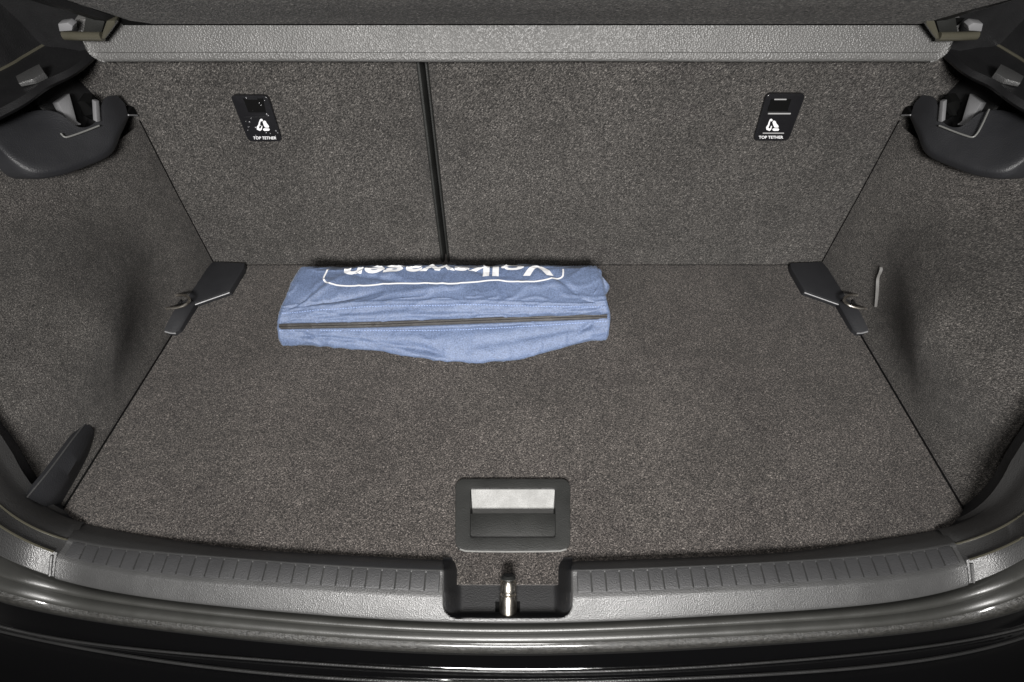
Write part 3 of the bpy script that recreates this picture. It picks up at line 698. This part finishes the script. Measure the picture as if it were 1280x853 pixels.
# ---- corner trims either side of the sill
def corner_trim(side):
    s0 = 69.5 if side < 0 else 1210.5
    end = 0 if side < 0 else 1280
    t = thing("opening_trim", ("left" if side < 0 else "right") + " corner trim of the boot opening, dark plastic curving up beside the sill", "corner trim", SC(2, s0), "corner trims of the boot opening")
    st = [s0+(end-s0)*i/20 for i in range(21)]
    L = [[SC(k, s0-side*5)-Vector((0, -0.002, 0.004)), SC(k, s0-side*1.5)-Vector((0, -0.0015, 0.003))] + [SC(k, x) for x in st] for k in range(4)]
    for k in range(4): L[k] += extend(L[k], side)
    rows = []
    for p0, p1, p2, p3 in zip(*L):
        upv = Vector((0, 0, 1))
        rows.append([p0+Vector((0, 0.006, -0.012)), p0+Vector((0, 0.001, -0.003)), p0+Vector((0, 0, 0.004)), p0*0.8+p1*0.2+Vector((0, 0, 0.006)), p0*0.1+p1*0.9+Vector((0, 0, 0.0025)), p1+Vector((0, 0, 0.0006)), p1*0.93+p2*0.07-Vector((0, 0, 0.0022)), p1*0.2+p2*0.8-Vector((0, 0, 0.0016)), p2*0.96+p1*0.04+Vector((0, 0, 0.0006)), p2*0.93+p3*0.07+Vector((0, -0.0002, 0.0004)),
                     p2*0.75+p3*0.25+Vector((0, -0.001, 0.0004)), p2*0.1+p3*0.9, p3+Vector((0, 0.0015, -0.002)), p3+Vector((0, 0.006, -0.006))])
    body = mk_grid("trim_body", rows, M_SILL, t, angle=40)
    # dark inner flange facing the boot
    mk_grid("inner_flange", [[r_[1]+Vector((0, 0.0005, 0.0002)), r_[0]+Vector((side*0.01, 0.012, -0.012))] for r_ in rows], M_DARK, t)
    tube("edge_bead", [r_[5]+Vector((0, -0.0002, 0.0003)) for r_ in rows[1:]], 0.0010, M_GLOSS, t, seg=6)
    tube("edge_bead", [r_[8]+Vector((0, -0.0002, 0.0003)) for r_ in rows[3:]], 0.0010, M_GLOSS, t, seg=6)
    a = [SC(k, s0) for k in range(4)]
    a2 = [SC(k, s0 + side*4.5) for k in range(4)]
    tube("joint_bead", [a2[2]*0.9+a2[3]*0.1+Vector((0, -0.001, 0.001)), a2[2]*0.5+a2[3]*0.5+Vector((0, -0.001, 0.0004)), a2[2]*0.08+a2[3]*0.92], 0.0015, M_SILL, t, seg=8)
corner_trim(-1); corner_trim(1)

# ---- latch striker
zs0 = -0.0026
stk = thing("latch_striker", "shiny metal latch striker pin standing in the notch of the sill", "latch striker", PZ(635, 764, zs0))
b0_, t0_ = PZ(635, 767, zs0), PZ(635.5, 722, 0.016)
ax = t0_-b0_
pth = [b0_+ax*k for k in (0, 0.30, 0.50, 0.54, 0.57, 0.60, 0.62, 0.66, 0.72, 0.86, 0.90, 0.96, 1.0)]
tube("striker_pin", pth, [0.0086, 0.0086, 0.0084, 0.0080, 0.0062, 0.0060, 0.0078, 0.0082, 0.0080, 0.0078, 0.0072, 0.0064, 0.0040], M_METAL, stk, seg=20, angle=40)
mk("striker_slot", [PZ(x, y, zs0-0.0008) for x, y in ((619, 752), (650, 752), (650, 768.5), (619, 768.5))], [(0, 1, 2, 3)], M_VOID, stk, smooth=False)
tube("striker_cap", [b0_+ax*0.97, b0_+ax*1.0, b0_+ax*1.06], [0.0072, 0.0072, 0.005], M_HANDLE, stk, seg=16)

# ---- rubber weather seal: two bulbs
seal = thing("weather_seal", "ribbed grey rubber weather seal running below the load sill", "weather seal", (0, 0.06, -0.02))
ST = [0+1280*i/100 for i in range(101)]
def ext_line(f, flat=False):
    c = [f(x) for x in ST]; r_ = extend(c, 1, flat=flat); l_ = extend(c[::-1], -1, flat=flat)
    return l_[::-1] + c + r_
K3, K4, K5, K6, K7, K8 = (ext_line(lambda x, k=k: SC(k, x), k > 6) for k in range(3, 9))
def bulb(a, b_, h, n_=7):
    rows = []
    for p, q_ in zip(a, b_):
        d = q_-p; nrm = d.cross(Vector((1, 0, 0))); nrm = nrm if nrm.z > 0 else -nrm; nrm.normalize()
        rows.append([p-nrm*0.005] + [p + d*(0.09+0.82*k/n_) + nrm*(h*math.sin(math.pi*k/n_)**0.6 - 0.002) for k in range(n_+1)] + [q_-nrm*0.005])
    return rows
mk_grid("seal_bulb", bulb([p+Vector((0, -0.0006, -0.003)) for p in K3], K4, 0.0042), M_RUBBER, seal, angle=60)
mk_grid("seal_bulb", bulb(K4, K5, 0.0036), M_RUBBER, seal, angle=60)

# ---- painted body below
body = thing("car_body", "glossy black painted rear body and bumper of the car below the seal", "car body", (0, 0.02, -0.06))
mk_grid("flange", bulb(K5, K6, 0.0028, 6), M_FLANGE, body, angle=60)
DN = Vector((0, -1, -0.25))
rows = []
for p6, p7, p8 in zip(K6, K7, K8):
    d67 = p7-p6
    rows.append([p6+Vector((0, 0.001, -0.006)), p6+d67*0.15+Vector((0, 0, -0.006)), p6+d67*0.6+Vector((0, 0, -0.006)), p6+d67*0.86+Vector((0, 0, -0.0035)), p7+Vector((0, 0.0008, -0.0004)), p7, p7+Vector((0, -0.0012, -0.001)), p7*0.75+p8*0.25+Vector((0, 0, -0.0045)), p7*0.3+p8*0.7+Vector((0, 0, -0.005)), p8+Vector((0, 0.0008, -0.0005)), p8, p8+Vector((0, -0.0012, -0.0012)), p8+Vector((0, -0.003, -0.005)), p8+Vector((0, -0.005, -0.016))])
mk_grid("rear_panel", rows, M_PAINT, body, angle=70)
for K_, rd in ((K7, 0.0013), (K8, 0.0016)):
    tube("panel_edge_glint", [p+Vector((0, 0.0002, -0.0004)) for p in K_], rd, M_GLINT, body, seg=8)  # grey tubes added as the highlight lines of the panel edges
rows = []
for p8 in K8:
    q_ = p8+Vector((0, -0.004, -0.015))
    rows.append([q_, q_+Vector((0, -0.004, -0.010)), q_+Vector((0, -0.03, -0.014)), q_+Vector((0, -0.07, -0.018)), q_+Vector((0, -0.095, -0.026)), q_+Vector((0, -0.11, -0.045)), q_+Vector((0, -0.115, -0.10)), q_+Vector((0, -0.105, -0.2))])
mk_grid("bumper", rows, M_PAINT, body, angle=70)

# ================================================================== the blue bag
bag = thing("tool_bag", "creased blue nylon zip bag with white print lying against the seats", "bag", (-0.09, 0.42, 0))
def at_tab(tab, u):
    return lin(tab, u)
BT = dict(T=([(0, 379), (1, 744)], [(0, 336), (0.5, 333), (1, 334)], 0.052),
          F=([(0, 354), (0.06, 375), (1, 756)], [(0, 388), (0.1, 383), (0.3, 377), (0.6, 376), (0.9, 380), (1, 380)], 0.047),
          Z=([(0, 349), (1, 759)], [(0, 409), (0.3, 407), (0.6, 402.5), (1, 396)], 0.030),
          G=([(0, 354), (1, 757)], [(0, 431), (0.15, 433), (0.3, 437.5), (0.42, 447), (0.55, 452.5), (0.66, 451), (0.8, 441), (0.93, 428), (1, 422)], 0.007))
def bk(k, u):
    xt, yt, z = BT[k]
    yy = 0.0
    for d in (-0.06, -0.03, 0, 0.03, 0.06): yy += lin(yt, min(1, max(0, u+d)))
    if k == 'G': z = z
    return PZ(lin(xt, u), yy/5, z)
def section(u):
    T, F_, Z, G = (bk(k, u) for k in 'TFZG')
    back = Vector((T.x, T.y+0.012, T.z-0.012)); back2 = Vector((T.x, T.y+0.016, 0.03)); back3 = Vector((T.x, T.y+0.012, 0.003))
    top2 = T*0.5+F_*0.5 + Vector((0, 0, 0.0035)); top1 = T*0.85+F_*0.15+Vector((0, 0, 0.0030)); top3 = T*0.15+F_*0.85+Vector((0, 0, 0.0015))
    Z1 = F_*0.5+Z*0.5 + Vector((0, -0.0030, 0.0015)); Z2 = Z*0.5+G*0.5 + Vector((0, -0.004, 0.002))
    G2 = Vector((G.x, G.y+0.011, 0.0005)); mid = Vector((G.x*0.5+T.x*0.5, (G.y+T.y)/2, 0.0005))
    return [back3, back2, back, T, top1, top2, top3, F_, Z1, Z+Vector((0, 0.0015, 0)), Z2, G, G2, mid]
NU, NV = 170, 112
def bag_point(u, v):
    """v in 0..1 round the section"""
    s = section(u); m = len(s); t = v*m; k = int(t) % m; t -= int(t)
    a, b_, c_, d = s[(k-1) % m], s[k], s[(k+1) % m], s[(k+2) % m]
    p = 0.5*((2*b_) + (c_-a)*t + (2*a-5*b_+4*c_-d)*t*t + (3*b_-a-3*c_+d)*t**3)
    return p
def crease(x, y, x0, y0, x1, y1, w_):
    dx, dy = x1-x0, y1-y0; L2 = dx*dx+dy*dy; t = max(0, min(1, ((x-x0)*dx+(y-y0)*dy)/L2))
    d2 = (x-x0-dx*t)**2+(y-y0-dy*t)**2
    return math.exp(-math.sqrt(d2)/(w_*0.8))*(1-0.7*abs(2*t-1))
VT, VF, VZ, VG = 3/14, 7/14, 9/14, 11/14
CR = [(0.04, 0.50, 0.30, 0.40, .018, -3.2), (0.05, 0.47, 0.16, 0.30, .016, 2.6), (0.16, 0.30, 0.40, 0.36, .02, -2.2), (0.02, 0.50, 0.10, 0.36, .014, -2.6), (0.30, 0.42, 0.55, 0.38, .02, 1.7),
      (0.98, 0.50, 0.86, 0.33, .017, -3.0), (0.97, 0.47, 0.90, 0.40, .013, 2.4), (0.80, 0.30, 0.93, 0.42, .016, 1.9), (0.55, 0.27, 0.70, 0.34, .02, -1.7), (0.06, 0.57, 0.42, 0.54, .014, -1.9), (0.45, 0.56, 0.80, 0.57, .014, -1.5),
      (0.03, 0.70, 0.30, 0.735, .014, -2.6), (0.30, 0.735, 0.46, 0.75, .014, -3.6), (0.38, 0.72, 0.52, 0.765, .012, -3.0), (0.60, 0.72, 0.97, 0.69, .016, -2.0), (0.97, 0.66, 0.90, 0.73, .012, -3.0), (0.55, 0.69, 0.75, 0.68, .014, 1.6), (0.05, 0.66, 0.12, 0.75, .012, -2.6),
      (0.85, 0.555, 0.99, 0.53, .012, -2.4), (0.10, 0.535, 0.22, 0.575, .012, 2.0)]
def bag_disp(u, v):
    d = 0.0
    for x0, y0, x1, y1, w_, a in CR: d += 1.5*a*crease(u, v*1.0, x0, y0, x1, y1, w_)
    d += 1.3*noise.noise((u*6, v*6, 2.0)) + 0.45*noise.noise((u*30, v*13, 5.0))
    ridge = 1-abs(noise.noise((u*11+v*6, v*9-u*3, 8.0)))*2; d += 1.5*max(0, ridge)**6
    d *= 1-0.75*math.exp(-((v-VZ)/0.022)**2)               # held flat along the zip
    d += 1.0*math.exp(-((v-VF+0.002)/0.007)**2)            # piped seam on the front top edge
    return d*0.0014
cache = {}
def bag_surf(u, v):
    e = 0.004
    p = bag_point(u, v); du = bag_point(min(1, u+e), v)-bag_point(max(0, u-e), v); dv = bag_point(u, v+e)-bag_point(u, v-e)
    n_ = dv.cross(du).normalized()
    return p, n_
CEN = Vector((0, 0.42, 0.028))
def outward(u, v):
    p, n_ = bag_surf(u, v)
    if n_.dot(Vector((0, p.y-CEN.y, p.z-CEN.z))) < 0: n_ = -n_
    return p, n_
rows = []
us = [0.5-0.5*math.cos(math.pi*(0.04+0.92*i/NU)) for i in range(NU+1)]
us = [(x-us[0])/(us[-1]-us[0]) for x in us]
for u in us:
    r_ = []
    for j in range(NV):
        p, n_ = outward(u, j/NV); r_.append(p+n_*bag_disp(u, j/NV))
    rows.append(r_)
def end_cap(row, s):
    c = sum(row, Vector())/len(row); out = []
    for k, (sc_, dx) in enumerate(((0.97, 0.0025), (0.9, 0.0045), (0.75, 0.0055), (0.5, 0.005), (0.22, 0.004), (0.02, 0.0035))):
        out.append([c+(p-c)*sc_ + Vector((s*(dx + 0.0022*noise.noise((p.y*60*sc_, p.z*60*sc_, s*3+k*0.3))), 0, 0)) for p in row])
    return out
rows = end_cap(rows[0], -1)[::-1] + rows + end_cap(rows[-1], 1)
bb = mk_grid("bag_body", rows, M_NYLON, bag, close_c=True, angle=0)
# zip
def along(v, h, n=110, u0=0.0, u1=1.0):
    out = []
    for i in range(n+1):
        u = u0+(u1-u0)*i/n; p, n_ = outward(u, v); out.append((p+n_*(bag_disp(u, v)+h), n_))
    return out
def ribbon(name, off, wd, h, mat, parent, bow=0.0, nw=5):
    c = along(VZ, 0.0, 140); rr = []
    for i, (p, n_) in enumerate(c):
        d = (c[min(140, i+1)][0]-c[max(0, i-1)][0]).normalized(); n_ = (n_-d*n_.dot(d)).normalized(); s_ = n_.cross(d).normalized()
        if s_.z < 0: s_ = -s_
        rr.append([p + s_*(off+wd*(k/(nw-1)-0.5)) + n_*(h+bow*math.sin(math.pi*k/(nw-1))) for k in range(nw)])
    return mk_grid(name, rr, mat, parent, angle=60)
zp = ribbon("zip", 0.0, 0.0098, 0.0012, M_ZIPT, bag, 0.0004)
zp["label"] = "black zip running the length of the bag front"
ribbon("zip_coil", 0.0, 0.0012, 0.0018, M_ZIPT, zp, 0.0008)
tv, tf = [], []
zc_ = along(VZ, 0.0, 300)
for i in range(1, 300):
    p, n_ = zc_[i]; d = (zc_[i+1][0]-zc_[i-1][0]).normalized() if i < 300 else d; n_ = (n_-d*n_.dot(d)).normalized(); s_ = n_.cross(d).normalized()
    for sg in (-1, 1):
        c_ = p + s_*sg*0.0014 + n_*0.0020 + d*(0.0003*sg); k = len(tv)
        for a in (-1, 1):
            for b_ in (-1, 1):
                tv += [c_+d*0.00038*a+s_*0.0011*b_-n_*0.0006, c_+d*0.00030*a+s_*0.0009*b_+n_*0.0005]
        tf += [(k, k+1, k+3, k+2), (k+4, k+6, k+7, k+5), (k, k+4, k+5, k+1), (k+2, k+3, k+7, k+6), (k+1, k+5, k+7, k+3)]
to = mk("zip_teeth", tv, tf, M_ZIPC, zp, smooth=False); to["kind"] = "stuff"
ribbon("zip_flap", 0.0063, 0.0050, 0.0012, M_NYLON, zp, 0.0014)
ribbon("zip_flap", -0.0059, 0.0040, 0.0012, M_NYLON, zp, 0.0010)
# stitching rows beside the zip
def stitches(v, name):
    vs, fs = [], []; n_ = 120
    for i in range(n_):
        u0 = (i+0.12)/n_; u1 = (i+0.70)/n_; a, na = outward(u0, v); b_, nb = outward(u1, v)
        a = a+na*(bag_disp(u0, v)+0.0003); b_ = b_+nb*(bag_disp(u1, v)+0.0003)
        d = (b_-a).normalized(); s_ = d.cross(na).normalized()*0.0004; h = na*0.0004
        k = len(vs); vs += [a-s_, a+s_, b_+s_, b_-s_, a-s_*0.3+h, a+s_*0.3+h, b_+s_*0.3+h, b_-s_*0.3+h]
        fs += [(k+4, k+5, k+6, k+7), (k, k+1, k+5, k+4), (k+1, k+2, k+6, k+5), (k+2, k+3, k+7, k+6), (k+3, k, k+4, k+7)]
    o = mk(name, vs, fs, M_THREAD, bag); o["kind"] = "stuff"
stitches(VZ+0.030, "stitching"); stitches(VF+0.028, "stitching")
# white print on the top: outline and upside-down writing
def invert(px, py):
    """u, v on the bag's top whose undisplaced point shows at a photo place"""
    best = None
    u = (px-365)/388.0
    for it in range(3):
        lo, hi = VT-0.03, VF
        for _ in range(30):
            m_ = (lo+hi)/2; p = bag_point(min(1, max(0, u)), m_)
            d = p-CAM; z = d.y*CP-d.z*SP; yy = 426.5-FOC*(d.y*SP+d.z*CP)/z
            if yy < py: lo = m_
            else: hi = m_
        p = bag_point(min(1, max(0, u)), lo); d = p-CAM; z = d.y*CP-d.z*SP; xx = 640+FOC*d.x/z
        u += (px-xx)/390.0
    return min(0.999, max(0.001, u)), lo
def on_bag(u, v, h=0.0008):
    p, n_ = outward(u, v); return p+n_*(bag_disp(u, v)+h)
def strip(pts_px, wd):
    uv = [invert(*p) for p in pts_px]; uv = [Vector((a, b_, 0)) for a, b_ in uv]; uv = catmull(uv, 90); return uv
line = [(411, 337), (407, 343), (405, 350), (412, 356), (430, 358), (455, 358), (490, 354.5), (520, 354.8), (560, 356), (590, 353.5), (615, 351), (640, 353), (660, 353.5), (690, 349.5), (702, 347), (704, 341), (704, 336)]
cen = strip(line, 2)
rr = []
for i, c_ in enumerate(cen):
    a, b_ = cen[max(0, i-1)], cen[min(len(cen)-1, i+1)]; P0, P1 = on_bag(a.x, a.y), on_bag(b_.x, b_.y)
    pc, n_ = outward(c_.x, c_.y); pc = pc+n_*(bag_disp(c_.x, c_.y)+0.0007); s_ = (P1-P0).normalized().cross(n_).normalized()*0.0011
    rr.append([pc-s_, pc+s_])
mk_grid("printed_outline", rr, M_WHITE, bag)
v, f, (x0, y0, x1, y1) = text_mesh("Volkswagen", 1, 0.028)
bm = bmesh.new(); bv = [bm.verts.new(p) for p in v]
for ff in f:
    try: bm.faces.new([bv[i] for i in ff])
    except ValueError: pass
for _ in range(2): bmesh.ops.subdivide_edges(bm, edges=[e for e in bm.edges if e.calc_length() > 0.06], cuts=1, use_grid_fill=False)
bmesh.ops.triangulate(bm, faces=bm.faces)
bm.verts.index_update()
ua, va = invert(692, 345.5); ub, vb = invert(423, 352)
vtop_y = max(p.co.y for p in bm.verts)
vv = []
for p in bm.verts:
    s = (p.co.x-x0)/(x1-x0); k = (vtop_y-p.co.y)/vtop_y       # 0 at the letter tops, 1 at the baseline
    u = ua+(ub-ua)*s; vtop = va+(vb-va)*s
    vv.append(on_bag(u, vtop - 0.115*k, 0.0008))
ff = [tuple(x.index for x in fc.verts) for fc in bm.faces]; bm.free()
wr = mk("printed_writing", vv, ff, M_WHITE, bag, smooth=False)
wr["label"] = "white upside-down lettering along the bag's far edge"
# loose corner tab at the right end
tabr = []
for i in range(9):
    k = i/8; r_ = []
    for j in range(7):
        m_ = j/6; p = PZ(744+12*m_+3*math.sin(k*3), 336+k*33+m_*10*(1-k), 0.050-0.028*k*m_)
        r_.append(p+Vector((0.003*math.sin(m_*5+k*4), 0, 0.003*math.sin(m_*6+k*2))))
    tabr.append(r_)
mk_grid("corner_tab", tabr, M_NYLON, bag, solid=0.0012)
